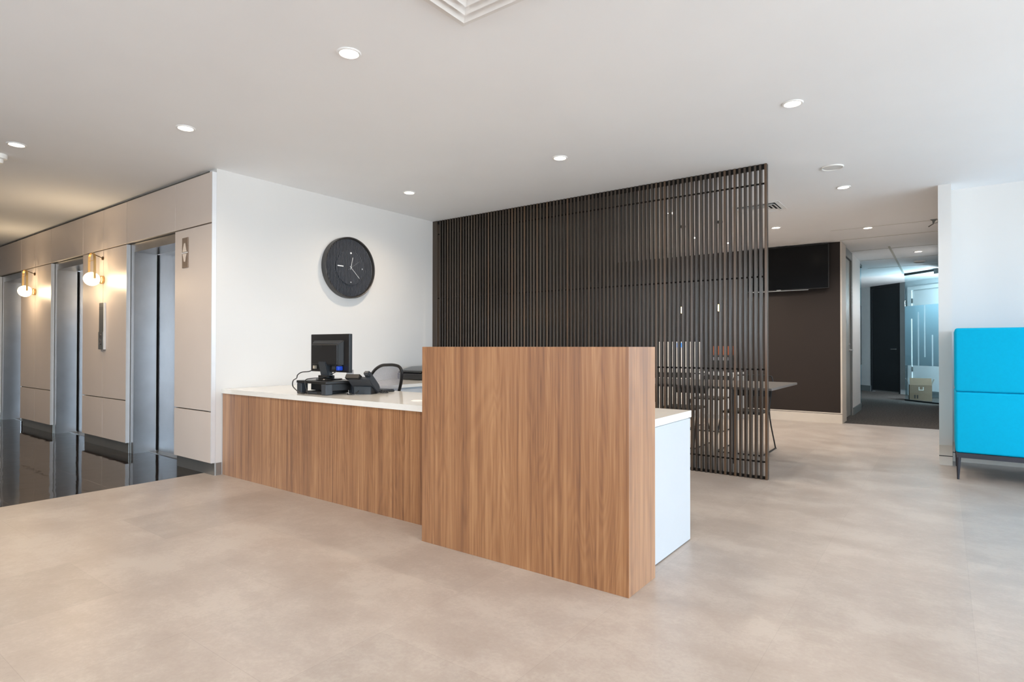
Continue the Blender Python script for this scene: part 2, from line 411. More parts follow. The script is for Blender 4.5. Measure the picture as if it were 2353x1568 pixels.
# back wall behind the camera with windows
def window_wall(name, n0, axis, c, a0, a1, z0, z1, step, thick=.14):
    """a wall with one long band of windows; each window is a structure of its own"""
    bm = bmesh.new()
    def bx(u0, u1, w0, w1):
        if axis == 'x': box(bm, c, c+thick, u0, u1, w0, w1)
        else: box(bm, u0, u1, c-thick, c, w0, w1)
    bx(a0, a1, 0, z0); bx(a0, a1, z1, ZC)
    k = max(1, round((a1-a0)/step)); w = (a1-a0)/k
    for i in range(k+1):
        u = a0+i*w; bx(max(a0, u-.06), min(a1, u+.06), z0, z1)
    struct(name, bm, M_['white_wall'])
    for i in range(k):
        u0, u1 = a0+i*w+.06, a0+(i+1)*w-.06
        if i == 0: u0 = a0+.06
        bm = bmesh.new()
        for (p, q, r, s) in ((u0, u1, z0, z0+.05), (u0, u1, z1-.05, z1), (u0, u0+.05, z0+.05, z1-.05), (u1-.05, u1, z0+.05, z1-.05)):
            if axis == 'x': box(bm, c+.03, c+.09, p, q, r, s)
            else: box(bm, p, q, c-.09, c-.03, r, s)
        f = struct('window_%d' % (n0+i), bm, M_['white_metal'])
        bm = bmesh.new()
        if axis == 'x': box(bm, c+.055, c+.061, u0+.05, u1-.05, z0+.05, z1-.05)
        else: box(bm, u0+.05, u1-.05, c-.061, c-.055, z0+.05, z1-.05)
        obj('pane', bm, M_['win_glass'], f)
window_wall('wall_window_side', 1, 'x', XR, -5.2, 7.11, .12, 2.5, 1.76)
window_wall('wall_rear', 8, 'y', -5.2, 1.4, XR, .8, 2.45, 1.8)
window_wall('wall_rear', 14, 'y', -5.2, -5.2, -1.4, .6, 2.5, 1.9)  # unseen windows added to light the lift panels, desk front and ceiling
struct('wall_rear', B(-1.4, 1.4, -5.34, -5.2, 0, ZC), M_['white_wall'])
# column and wall on the right
struct('wall_pier', B(-.0445, .0555, 6.828, 13.9, 0, ZC), M_['white_wall'])
bm = bmesh.new(); box(bm, .056, 2.2, 7.112, 7.23, 0, ZC); box(bm, 4.9, 5.14, 7.112, 7.23, 0, ZC); box(bm, 2.2, 4.9, 7.112, 7.23, 0, .12); box(bm, 2.2, 4.9, 7.112, 7.23, 2.5, ZC)
struct('wall_right', bm, M_['white_wall'])
for k, (a, b) in enumerate(((2.2, 3.55), (3.55, 4.9))):  # unseen windows added so the oak block's right side reflects brighter
    bm = bmesh.new()
    for (p, q, r, t) in ((a, b, .12, .17), (a, b, 2.45, 2.5), (a, a+.05, .17, 2.45), (b-.05, b, .17, 2.45)): box(bm, p, q, 7.14, 7.2, r, t)
    f = struct('window_%d' % (20+k), bm, M_['white_metal'])
    obj('pane', B(a+.05, b-.05, 7.165, 7.171, .17, 2.45), M_['win_glass'], f)
def skirting(name, x0, x1, y, h=.187, line=.086, xf=True):
    o = struct(name, B(x0, x1, y-.012, y-.0005, .0, line-.004), M_['skirt'])
    obj('joint_line', B(x0-.001, x1+.001, y-.009, y-.0005, line-.004, line+.004), M_['skirt_line'], o)
    obj('upper_board', B(x0, x1, y-.012, y-.0005, line+.004, h), M_['skirt'], o)
skirting('baseboard_pier', -.0445, .0555, 6.828)
skirting('baseboard_right', .06, 4.98, 7.112)
# charcoal wall with the television
YD = 9.62
struct('wall_charcoal', B(XL, -1.21, YD, YD+.14, 0, ZC), M_['dark_wall'])
o = struct('trim_1', B(-1.2095, -1.19, YD-.004, 10.06, 0.15, ZC-.002), M_['skirt'])
o = struct('baseboard_charcoal', B(XL+.001, -1.19, YD-.016, YD-.001, 0, .132), M_['skirt'])
obj('joint_line', B(XL+.001, -1.1895, YD-.012, YD-.001, .132, .139), M_['skirt_line'], o)
obj('upper_board', B(XL+.001, -1.19, YD-.016, YD-.001, .139, .152), M_['skirt'], o)
obj('end_board', B(-1.2095, -1.187, YD, 10.06, .0, .15), M_['skirt'], o)
# corridor, left side: door set back in its frame, then a white wall, then glass
struct('wall_corridor', B(-1.34, -1.2, 10.93, 12.0, 0, ZC), M_['white_wall'])
struct('baseboard_corridor', B(-1.2, -1.188, 10.93, 12.0, 0, .12), M_['far_grey'])
d1 = struct('door_1', B(-1.27, -1.232, 10.1, 10.87, .01, 2.5), M_['door_grey'])
bm = bmesh.new(); box(bm, -1.30, -1.205, 10.062, 10.10, 0, ZC); box(bm, -1.30, -1.205, 10.87, 10.929, 0, ZC); box(bm, -1.30, -1.205, 10.1, 10.87, 2.505, ZC)
obj('door_frame', bm, M_['door_alu'], d1)
bm = bmesh.new(); lathe(bm, [(0, 0), (.026, 0), (.026, .012), (.012, .014), (.012, .055), (0, .055)], (-1.232, 10.76, 1.06), 'x', 16)
tube(bm, [(-1.19, 10.765, 1.06), (-1.186, 10.70, 1.06), (-1.186, 10.63, 1.058)], .009, 8)
obj('lever_handle', bm, M_['steel'], d1, True)
bm = bmesh.new(); lathe(bm, [(0, 0), (.022, 0), (.022, .012), (0, .012)], (-1.232, 10.76, 1.15), 'x', 16); obj('lock', bm, M_['steel'], d1, True)
# far end: a wall turned 45 degrees (x + y = 15.7), dark door in it
def diag(bm, x0, x1, s, t, z0, z1):
    """slab along the 45 degree line x+y=s between x0 and x1, t thick (away from the lobby)"""
    k = t/math.sqrt(2)
    P = [(x0, s-x0), (x1, s-x1), (x1+k, s-x1+k), (x0+k, s-x0+k)]
    return prism(bm, P, 'z', z0, z1)
bm = bmesh.new()
diag(bm, -3.2, -1.50, 15.72, .1, 0, ZC); diag(bm, -.845, 2.2, 15.72, .1, 0, ZC)
struct('wall_far', bm, M_['far_wall'])
d2 = struct('door_2', diag(bmesh.new(), -1.47, -.875, 15.74, .05, .04, 2.56), M_['door_dark'])
bm = bmesh.new(); diag(bm, -1.5, -1.47, 15.715, .1, 0, ZC); diag(bm, -.875, -.845, 15.715, .1, 0, ZC); diag(bm, -1.47, -.875, 15.715, .1, 2.565, ZC)
obj('door_frame', bm, M_['door_dark'], d2)
bm = bmesh.new(); tube(bm, [(-.93, 16.665, 1.06), (-.97, 16.625, 1.06), (-1.04, 16.695, 1.06)], .01, 8); obj('lever_handle', bm, M_['steel'], d2, True)
bm = bmesh.new(); diag(bm, -1.47, -.875, 15.73, .03, .02, .045); obj('bottom_seal', bm, M_['door_alu'], d2)
bm = bmesh.new(); diag(bm, -.845, -.735, 15.70, .015, .12, ZC-.01); struct('trim_2', bm, M_['far_grey'])
bm = bmesh.new(); diag(bm, -3.0, -1.5, 15.70, .015, 0, .14); diag(bm, -.6, 2.2, 15.70, .015, 0, .13); struct('baseboard_far', bm, M_['far_grey'])
# white door frame seen through the glass
d3 = struct('door_3', diag(bmesh.new(), -.60, .25, 15.695, .02, .13, 2.40), M_['white_metal'])
bm = bmesh.new(); diag(bm, -.69, -.61, 15.66, .06, 0, 2.5); diag(bm, .26, .34, 15.66, .06, 0, 2.5); diag(bm, -.61, .26, 15.66, .06, 2.42, 2.5); obj('door_frame', bm, M_['white_metal'], d3)
for z in (2.12, .55):
    bm = bmesh.new(); diag(bm, -.612, -.594, 15.655, .02, z, z+.11); obj('hinge', bm, M_['door_alu'], d3)
# outer shell of the far rooms (open to daylight on the right)
struct('wall_corridor_outer', B(-3.32, -3.2, 9.76, 19, 0, ZC), M_['far_grey'])
struct('wall_corridor_rear', B(-3.2, 3.2, 19.0, 19.12, 0, ZC), M_['far_grey'])
# ceiling joints in the corridor: cross lines every 1.2 m and one T-bar
for i, y in enumerate((9.50, 10.70, 11.96, 13.2)):
    x0 = -1.19 if i else -1.2
    struct('trim_%d' % (3+i), B(x0, -.046, y-.004, y+.004, ZC-.004, ZC-.0005), M_['tbar'])
struct('trim_7', B(-.685, -.655, 10.5, 14.4, ZC-.005, ZC-.0005), M_['tbar'])
struct('trim_8', B(-1.2, -.046, 8.655, 8.661, ZC-.003, ZC-.0005), M_['tbar'])

# ------------------------------------------------------------------ glass in the corridor
def slotted(bm, x0, x1, s, z0, z1, slots, t=.002):
    """film band on the 45 degree pane with open vertical slots"""
    cur = x0
    for (sx, za, zb) in slots:
        w = .011
        diag(bm, cur, sx-w, s, t, z0, z1)
        if za > z0: diag(bm, sx-w, sx+w, s, t, z0, za)
        if zb < z1: diag(bm, sx-w, sx+w, s, t, zb, z1)
        cur = sx+w
    diag(bm, cur, x1, s, t, z0, z1)
    return bm
gp = thing('glass_partition', 'angled glass partition with frosted film and bright slits at the corridor end', 'glass partition', (-.3, 14.24, 0))
obj('glass_pane', diag(bmesh.new(), -.66, -.05, 13.94, .01, .03, ZC-.04), M_['glass'], gp)
obj('frosted_film', slotted(bmesh.new(), -.66, -.05, 13.936, .735, 1.955, [(-.54, .737, 1.69), (-.423, .737, 1.822), (-.316, .91, 1.95), (-.19, .74, 1.35)]), M_['film'], gp)
obj('bottom_rail', diag(bmesh.new(), -.67, -.046, 13.92, .05, 0, .03), M_['door_dark'], gp)
obj('top_rail', diag(bmesh.new(), -.67, -.046, 13.92, .05, ZC-.04, ZC-.001), M_['door_dark'], gp)
gl = thing('glass_sidelight', 'dark glass panel with frosted band beside the white corridor wall', 'glass panel', (-1.25, 12.3, 0))
obj('glass_pane', B(-1.256, -1.246, 12.0, 12.62, .04, ZC-.05), M_['glass'], gl)
obj('frosted_film', B(-1.244, -1.242, 12.0, 12.62, .785, 1.87), M_['film'], gl)
obj('bottom_rail', B(-1.27, -1.23, 12.0, 12.62, 0, .04), M_['door_dark'], gl)
obj('top_rail', B(-1.27, -1.23, 12.0, 12.62, ZC-.05, ZC-.001), M_['door_dark'], gl)

# ------------------------------------------------------------------ lifts
def lift(a, b, label):
    t = thing('elevator_doorway', label, 'elevator', ((a+b)/2, 2.64, 0), 'elevators along the lobby wall')
    J = .085; y1 = 2.736
    for (u0, u1) in ((a+.001, a+J), (b-.02, b-.001)):
        obj('jamb', B(u0, u1, 2.523, y1, 0, 2.163), M_['steel'], t)
    obj('header', B(a+J, b-.02, 2.523, y1, 2.078, 2.163), M_['steel'], t)
    for u0, u1 in ((a+J+.0005, a+J+.0085), (b-.030, b-.0205)): obj('door_gap_shade', B(u0, u1, y1+.001, y1+.0155, .0065, 2.0775), M_['rod'], t)  # dark strips painting the shade of the gap beside the doors
    mid = (a+b)/2+.12
    obj('door_leaf', B(a+.03, mid-.002, y1+.016, y1+.046, .0065, 2.1), M_['steel_dark'], t)
    obj('door_leaf', B(mid+.002, b+.03, y1+.016, y1+.046, .0065, 2.1), M_['steel_dark'], t)
    obj('sill', B(a+J, b-.02, 2.66, y1+.06, .0005, .006), M_['steel_base'], t)
    return t
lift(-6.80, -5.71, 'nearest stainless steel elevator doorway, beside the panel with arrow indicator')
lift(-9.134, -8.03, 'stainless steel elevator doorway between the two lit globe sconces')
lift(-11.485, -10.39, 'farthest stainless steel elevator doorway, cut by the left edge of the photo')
# arrow indicator
ai = thing('arrow_sign', 'narrow lift indicator plate with up and down arrows on the end panel', 'lift indicator', (-5.50, YL, 1.814))
obj('plate', B(-5.557, -5.446, YL-.008, YL-.0005, 1.814, 2.086, bev=.002), M_['indicator'], ai)
def tri(z0, z1, flip):
    w = .036; c = -5.503
    P = [(c-w, z0), (c+w, z0), (c+.008, z1), (c-.008, z1)]
    bm = bmesh.new(); return prism(bm, P, 'y', YL-.012, YL-.0082)
obj('up_arrow', tri(1.958, 2.035, 0), M_['arrow'], ai)
bm = bmesh.new(); prism(bm, [(-5.511, 1.868), (-5.495, 1.868), (-5.467, 1.94), (-5.539, 1.94)], 'y', YL-.012, YL-.0082); obj('down_arrow', bm, M_['arrow'], ai)
obj('divider', B(-5.557, -5.446, YL-.010, YL-.0081, 1.945, 1.953), M_['white_metal'], ai)
# call panel
cp = thing('call_panel', 'tall slim grey lift call panel with round buttons below a globe sconce', 'call panel', (-7.41, YL, 1.072))
obj('mounting_plate', B(-7.476, -7.346, YL-.02, YL-.0005, 1.072, 1.582, bev=.003), M_['callp'], cp)
obj('side_edge', B(-7.345, -7.334, YL-.021, YL-.0005, 1.072, 1.582), M_['white_metal'], cp)
obj('lower_plate', B(-7.480, -7.348, YL-.024, YL-.0202, 1.072, 1.265, bev=.001), M_['callp'], cp)
for z in (1.225, 1.205, 1.158, 1.138):
    bm = bmesh.new(); lathe(bm, [(0, -.006), (.013, -.006), (.015, 0), (0, 0)], (-7.412, YL-.0242, z), 'y', 16); obj('button', bm, M_['button'], cp, True)
for z in (1.512, 1.528):
    obj('seam', B(-7.474, -7.348, YL-.0208, YL-.0201, z, z+.003), M_['button'], cp)
# sconces
def sconce(x, label):
    t = thing('globe_sconce', label, 'wall lamp', (x, YL, 1.84), 'globe sconces between the elevators')
    zc = 1.835
    bm = bmesh.new(); lathe(bm, [(0, 0), (.042, 0), (.044, -.006), (.044, -.024), (.034, -.03), (.034, -.042), (0, -.042)], (x, YL-.0005, zc), 'y', 28); obj('wall_mount', bm, M_['brass'], t, True)
    prof = [(.076*math.cos(a), .073*math.sin(a)) for a in [(-PI/2+PI*i/20) for i in range(21)]]
    prof[0] = (0, -.073); prof[-1] = (0, .073)
    bm = bmesh.new(); lathe(bm, prof, (x, YL-.108, zc), 'z', 32); obj('globe', bm, M_['globe'], t, True)
    # inverted U strap round the globe
    path = [(-.083, 0), (-.083, .12), (-.079, .22), (-.06, .262), (-.03, .278), (0, .282), (.03, .278), (.06, .262), (.079, .22), (.083, .12), (.083, 0)]
    pp = smooth_path([(p[0], 0, p[1]) for p in path], 4)
    bm = bmesh.new(); w = .011; th = .003; rings = []
    for i, p in enumerate(pp):
        tg = (pp[min(i+1, len(pp)-1)]-pp[max(i-1, 0)]).normalized(); nn = Vector((tg.z, 0, -tg.x))
        c = Vector((x, YL-.108, zc))+p
        rings.append([bm.verts.new(c+nn*th*s+Vector((0, w*q, 0))) for s, q in ((-1, -1), (1, -1), (1, 1), (-1, 1))])
    for A, D in zip(rings, rings[1:]):
        for k in range(4): bm.faces.new((A[k], A[(k+1) % 4], D[(k+1) % 4], D[k]))
    bm.faces.new(rings[0]); bm.faces.new(rings[-1])
    st = obj('strap', bm, M_['brass'], t)
    bm = bmesh.new(); tube(bm, [(x-.079, YL-.108, zc+.2), (x+.079, YL-.108, zc+.2)], .004, 8); obj('cross_pin', bm, M_['brass'], st, True)
    bm = bmesh.new(); tube(bm, [(x, YL-.012, 2.075), (x, YL-.108, 2.112)], .0045, 8); obj('stay_rod', bm, M_['bronze'], t, True)
    bm = bmesh.new(); lathe(bm, [(0, 0), (.019, 0), (.019, -.012), (0, -.012)], (x, YL-.0005, 2.072), 'y', 20); obj('rod_mount', bm, M_['bronze'], t, True)
    ld = bpy.data.lights.new('sconce_light', 'POINT'); ld.energy = 9; ld.color = (1, .76, .48); ld.shadow_soft_size = .07
    lo = bpy.data.objects.new('sconce_light', ld); C.objects.link(lo); lo.location = (x, YL-.24, zc)
sconce(-7.418, 'lit globe sconce in a brass loop, above the lift call panel')
sconce(-9.766, 'lit globe sconce in a brass loop, on the farther panel pair')

# ------------------------------------------------------------------ reception desk
tag(obj('reception_block', B(-2.389, -1.1155, 2.3693, 2.6594, .0, 1.102, bev=.0008, seg=1), M_['oak']),
    'tall oak-veneer block standing at the front right end of the desk', 'reception block')
ZT = .738
rd = thing('reception_counter', 'long reception counter with white top and oak front panel against the white wall', 'counter', (-3.1, 2.95, 0))
top = bmesh.new(); prism(top, [(-5.023, 2.5705), (-2.391, 2.5705), (-2.391, 2.661), (-1.1714, 2.661), (-1.1714, 3.316), (-5.023, 3.316)], 'z', ZT-.038, ZT)
obj('countertop', top, M_['white_top'], rd)
obj('front_panel', B(-5.015, -2.391, 2.577, 2.595, .0, ZT-.0385), M_['oak'], rd)
obj('end_panel', B(-1.190, -1.1735, 2.661, 3.300, .006, ZT-.043), M_['white_lam'], rd)
obj('back_panel', B(-2.388, -1.191, 2.668, 2.686, .006, ZT-.0385), M_['white_lam'], rd)
obj('shadow_rail', B(-1.20, -1.182, 2.668, 3.314, ZT-.0428, ZT-.0385), M_['ring_grey'], rd)
obj('handle_notch', B(-1.20, -1.1745, 3.3005, 3.312, ZT-.052, ZT-.039), M_['black'], rd)
bm = bmesh.new(); lathe(bm, [(0, .0035), (.036, .0035), (.042, .002), (.043, 0.0003)], (-2.868, 2.80, ZT), 'z', 28); obj('cable_grommet', bm, M_['white_plastic'], rd, True)
rt_ = thing('return_desk', 'white return desk with drawers along the wall behind the counter', 'desk', (-4.62, 4.2, 0))
obj('desktop', B(-5.02, -4.22, 3.318, 5.10, ZT-.032, ZT), M_['white_top'], rt_)
obj('carcass', B(-5.015, -4.26, 3.32, 5.09, .01, ZT-.0325), M_['white_lam'], rt_)
for k in range(2):
    for (z0, z1) in ((.39, ZT-.05), (.03, .38)):
        y0 = 3.325+k*.885; obj('drawer', B(-4.2595, -4.238, y0, y0+.88, z0, z1, bev=.002), M_['white_lam'], rt_)

# ---- things on the counter
mr_ = thing('monitor_riser', 'black plastic monitor riser on two thick legs standing on the counter', 'monitor riser', (-3.88, 2.82, ZT))
obj('shelf', B(-4.075, -3.70, 2.672, 2.99, ZT+.083, ZT+.103, bev=.004), M_['black'], mr_)
for (x0, x1) in ((-4.073, -4.012), (-3.762, -3.702)):
    for y0 in (2.675, 2.925): obj('leg', B(x0, x1, y0, y0+.06, ZT+.0004, ZT+.0828, bev=.006), M_['grey_plastic'], mr_)
obj('drawer', B(-3.99, -3.725, 2.745, 2.92, ZT+.028, ZT+.0825, bev=.003), M_['black'], mr_)
pc = thing('mini_computer', 'flat black computer lying under the monitor riser', 'computer', (-3.89, 2.82, ZT))
obj('case', B(-3.985, -3.79, 2.69, 2.95, ZT+.002, ZT+.024, bev=.004), M_['black'], pc)
obj('front_vent', B(-3.95, -3.83, 2.688, 2.6899, ZT+.008, ZT+.018), M_['grey_plastic'], pc)
# monitor, seen from behind
mo = thing('computer_monitor', 'black computer monitor seen from behind, on the riser at the counter', 'monitor', (-3.9, 2.86, ZT+.103))
zb = ZT+.103; my = 2.86
obj('screen_frame', B(-4.158, -3.668, my, my+.03, .903, 1.203, bev=.004), M_['black'], mo)
obj('display', B(-4.145, -3.681, my+.0302, my+.0315, .916, 1.190), M_['screen'], mo)
bm = bmesh.new()
X0, X1, Z0, Z1, d = -4.112, -3.725, .955, 1.158, .035
f = [(X0, Z0), (X1, Z0), (X1, Z1), (X0, Z1)]; bk = [(X0+.01, Z0+.005), (X1-.045, Z0+.005), (X1-.045, Z1-.035), (X0+.01, Z1-.035)]
v0 = [bm.verts.new((p[0], my-.0003, p[1])) for p in f]; v1 = [bm.verts.new((p[0], my-d, p[1])) for p in bk]
for i in range(4): bm.faces.new((v0[i], v0[(i+1) % 4], v1[(i+1) % 4], v1[i]))
bm.faces.new(v1); bm.faces.new(v0)
bmesh.ops.bevel(bm, geom=list(bm.edges), offset=.007, segments=3, affect='EDGES')
bc = obj('back_cover', bm, M_['black'], mo, True)
obj('vent_slot', B(-4.03, -3.965, my-d-.0015, my-d+.001, 1.098, 1.108), M_['dark_void'], bc)
bm = bmesh.new(); prism(bm, [(my-.012, zb+.012), (my+.035, zb+.012), (my+.008, .985), (my-.045, .985)], 'x', -4.005, -3.905)
bmesh.ops.bevel(bm, geom=list(bm.edges), offset=.006, segments=2, affect='EDGES'); obj('stand_neck', bm, M_['grey_plastic'], mo, True)
obj('neck_collar', B(-4.02, -3.905, my-.03, my+.045, zb+.012, zb+.035, bev=.005), M_['black'], mo)
bm = bmesh.new(); lathe(bm, [(0, 0), (.1, 0), (.103, .004), (.098, .010), (.02, .013), (0, .013)], (-3.93, my+.01, zb+.0005), 'z', 32); obj('stand_base', bm, M_['black_gloss'], mo, True)
obj('blue_plug', B(-3.772, -3.740, my-.045, my-.002, .918, .952, bev=.006), M_['blue_plug'], mo)
obj('power_plug', B(-4.09, -4.073, my-.03, my-.002, .925, .952, bev=.003), M_['beige_plug'], mo)
obj('port_block', B(-3.855, -3.81, my-.02, my-.001, .925, .95), M_['grey_plastic'], mo)
bm = bmesh.new(); tube(bm, smooth_path([(-4.08, my-.03, .925), (-4.09, my-.06, .905), (-4.17, my-.075, .897), (-4.205, my-.09, .875), (-4.19, my-.11, .85), (-4.11, my-.193, .835), (-4.09, my-.205, .79), (-4.0, my-.205, .747), (-3.95, my-.2, .7445)], 6), .0042, 8); obj('power_cable', bm, M_['black'], mo, True)
bm = bmesh.new(); tube(bm, smooth_path([(-3.757, my-.035, .92), (-3.79, my-.06, .895), (-3.82, my-.08, .875), (-3.88, my-.1, .862), (-3.93, my-.15, .858), (-3.945, my-.195, .845), (-3.93, my-.20, .79), (-3.90, my-.2, .7445)], 6), .0036, 8); obj('video_cable', bm, M_['black'], mo, True)
tag(obj('paper_note', B(-3.745, -3.655, my+.034, my+.0345, .868, .925), M_['paper']), 'small pale paper note hanging below the monitor screen', 'note')
# desk phone seen from its back right
ph = thing('desk_phone', 'black desk phone tilted on its stand, handset up, at the end of the riser', 'telephone', (-3.56, 2.93, ZT))
Rm = Matrix.Rotation(math.radians(22), 3, 'Z'); pc0 = Vector((-3.585, 2.925, ZT))
def ploc(p): return tuple(pc0+Rm @ Vector(p))
def pbox(x0, x1, prof, bev=.004):
    bm = bmesh.new(); prism(bm, prof, 'x', x0, x1)
    bmesh.ops.bevel(bm, geom=list(bm.edges), offset=bev, segments=2, affect='EDGES')
    for v in bm.verts: v.co = pc0+Rm @ v.co
    return bm
# local: x = width, y = away from the camera (towards the user), z up; body slopes down to the user
obj('body', pbox(-.10, .085, [(-.055, .118), (-.035, .138), (.125, .03), (.125, .008), (.09, .004), (-.02, .08)]), M_['grey_plastic'], ph, True)
obj('stand_foot', pbox(-.08, .07, [(.0, .0005), (.11, .0005), (.11, .012), (.0, .06)]), M_['black'], ph, True)
obj('display_hood', pbox(-.115, .005, [(-.075, .125), (-.055, .158), (-.01, .135), (-.03, .105)]), M_['black'], ph, True)
obj('handset', pbox(.036, .083, [(-.07, .16), (-.055, .182), (-.03, .178), (.105, .075), (.125, .045), (.115, .032), (.09, .048), (-.02, .13), (-.045, .14)], .007), M_['grey_plastic'], ph, True)
co = []
for i in range(90):
    a = i*1.05; t = i/89
    p = Vector((.06+.10*t+.02*math.sin(t*9), .10+.05*math.sin(t*6), .012)); co.append(Vector(ploc(p))+Vector((.007*math.cos(a), .0, .007*math.sin(a)+.003)))
bm = bmesh.new(); tube(bm, co, .0026, 6); obj('coiled_cord', bm, M_['black'], ph, True)
bm = bmesh.new(); tube(bm, smooth_path([ploc((-.02, -.03, .03)), ploc((-.03, -.07, .008)), ploc((-.07, -.09, .005)), ploc((-.10, -.06, .005))], 6), .0035, 8); obj('line_cord', bm, M_['black'], ph, True)
# keyboard behind the phone
kb = thing('keyboard', 'thin dark keyboard lying behind the desk phone', 'keyboard', (-3.73, 3.2, ZT))
obj('tray', B(-3.94, -3.60, 3.13, 3.26, ZT+.0005, ZT+.014, bev=.004), M_['black'], kb)
bm = bmesh.new()
for i in range(14):
    for j in range(5): box(bm, -3.93+i*.0236, -3.93+i*.0236+.019, 3.138+j*.0238, 3.138+j*.0238+.019, ZT+.0142, ZT+.021)
obj('keys', bm, M_['grey_plastic'], kb)
# printer on the return desk
pr = thing('printer', 'black printer on the return desk, half hidden behind the oak block', 'printer', (-4.72, 4.72, ZT))
obj('body', B(-4.93, -4.50, 4.50, 4.98, ZT+.004, ZT+.075, bev=.012), M_['black'], pr)
bm = bmesh.new(); prism(bm, [(4.50, ZT+.076), (4.98, ZT+.076), (4.98, ZT+.15), (4.70, ZT+.14), (4.52, ZT+.10)], 'x', -4.93, -4.55)
bmesh.ops.bevel(bm, geom=list(bm.edges), offset=.01, segments=2, affect='EDGES'); obj('scanner_lid', bm, M_['black_gloss'], pr, True)
obj('paper_tray', B(-4.4995, -4.44, 4.56, 4.92, ZT+.02, ZT+.032, bev=.004), M_['grey_plastic'], pr)

# ---- task chair
tc = thing('task_chair', 'grey mesh-backed office chair behind the counter, beside the desk phone', 'chair', (-4.0, 3.72, 0))
# back outline lies in a plane about y = 3.53, slightly reclined
out = [(-4.18, .70), (-4.195, .76), (-4.186, .808), (-4.135, .868), (-4.075, .91), (-4.0, .938), (-3.93, .944), (-3.85, .945), (-3.785, .934), (-3.757, .905), (-3.755, .865), (-3.775, .79), (-3.812, .71), (-3.85, .64), (-3.93, .60), (-4.05, .60), (-4.15, .635)]
yo = lambda z: 3.50-.12*(z-.7)
pth = smooth_path([(x, yo(z), z) for x, z in out], 5, True)
bm = bmesh.new(); tube(bm, pth, .0135, 10, True); obj('back_frame', bm, M_['black'], tc, True)
bm = bmesh.new(); cv = bm.verts.new((-3.98, yo(.77)+.045, .77)); ring0 = []; ring1 = []
for p in pth:
    ring0.append(bm.verts.new(p)); ring1.append(bm.verts.new(p.lerp(Vector((-3.98, yo(.77)+.075, .77)), .5)))
n = len(pth)
for i in range(n):
    j = (i+1) % n; bm.faces.new((ring0[i], ring0[j], ring1[j], ring1[i])); bm.faces.new((ring1[i], ring1[j], cv))
obj('back_netting', bm, M_['netting'], tc, True)
bm = bmesh.new(); tube(bm, smooth_path([(-3.99, 3.505, .61), (-3.99, 3.50, .5), (-3.99, 3.56, .42), (-3.99, 3.7, .40)], 5), .022, 10); obj('spine', bm, M_['black'], tc, True)
obj('seat', B(-4.165, -3.77, 3.57, 4.0, .42, .48, bev=.025, seg=3), M_['black'], tc, True)
for xx in (-4.175, -3.76):
    bm = bmesh.new(); tube(bm, [(xx, 3.76, .445), (xx, 3.76, .62)], .014, 8); a = obj('armrest_post', bm, M_['black'], tc, True)
bm = bmesh.new(); lathe(bm, [(0, .08), (.03, .08), (.03, .25), (.022, .25), (.022, .42), (0, .42)], (-3.96, 3.78, 0), 'z', 16); obj('gas_lift', bm, M_['steel'], tc, True)
bm = bmesh.new()
for k in range(5):
    a = 2*PI*k/5+.3; tube(bm, [(-3.96, 3.78, .105), (-3.96+.19*math.cos(a), 3.78+.2*math.sin(a), .075)], [.026, .016], 8)
obj('star_base', bm, M_['black'], tc, True)
for k in range(5):
    a = 2*PI*k/5+.3; bm = bmesh.new(); lathe(bm, [(0, -.02), (.026, -.02), (.026, .02), (0, .02)], (-3.96+.19*math.cos(a), 3.78+.2*math.sin(a), .0262), 'y', 14); obj('caster', bm, M_['black'], tc, True)

# ------------------------------------------------------------------ clock
CKY, CKZ, CR, CX = 3.889, 1.927, .318, XL
ck = thing('wall_clock', 'large round charcoal wall clock with ribbed face on the white wall', 'clock', (CX, CKY, CKZ-CR))
bm = bmesh.new(); lathe(bm, [(CR-.03, .001), (CR, .001), (CR, .062), (CR-.006, .068), (CR-.012, .064), (CR-.016, .034), (CR-.03, .03)], (CX, CKY, CKZ), 'x', 72); obj('rim', bm, M_['clock_rim'], ck, True)
def ribbed(rad, xb, depth, inner=0):
    bm = bmesh.new(); w = .0175; n = int(rad/w)
    for i in range(-n, n+1):
        y = i*w
        if abs(y)+w*.3 >= rad: continue
        h = math.sqrt(rad*rad-(abs(y)+w*.25)**2)
        if inner and abs(y) < inner:
            hi = math.sqrt(inner*inner-y*y)
            for s in (1, -1): box(bm, xb, xb+depth, CKY+y-w*.27, CKY+y+w*.27, CKZ+s*hi, CKZ+s*h)
        else: box(bm, xb, xb+depth, CKY+y-w*.27, CKY+y+w*.27, CKZ-h, CKZ+h)
    lathe(bm, [(0, 0), (rad, 0), (rad, .004), (0, .004)], (xb-.0035, CKY, CKZ), 'x', 64)
    return bm
obj('ribbed_face', ribbed(CR-.02, CX+.034, .008, .18), M_['clock_face'], ck)
obj('inner_dial', ribbed(.178, CX+.049, .007), M_['clock_face'], ck)
xf = CX+.0585
def cbar(y0, z0, y1, z1, w, x):
    bm = bmesh.new(); d = Vector((0, y1-y0, z1-z0)); L_ = d.length; d.normalize(); nrm = Vector((0, -d.z, d.y))*w
    a = Vector((x, CKY+y0, CKZ+z0)); b_ = a+d*L_
    P = [a-nrm, b_-nrm, b_+nrm, a+nrm]; v0 = [bm.verts.new(p) for p in P]; v1 = [bm.verts.new(p+Vector((.0012, 0, 0))) for p in P]
    bm.faces.new(v0); bm.faces.new(v1)
    for i in range(4): bm.faces.new((v0[i], v0[(i+1) % 4], v1[(i+1) % 4], v1[i]))
    return bm
def ang(deg, r): return r*math.sin(math.radians(deg)), r*math.cos(math.radians(deg))
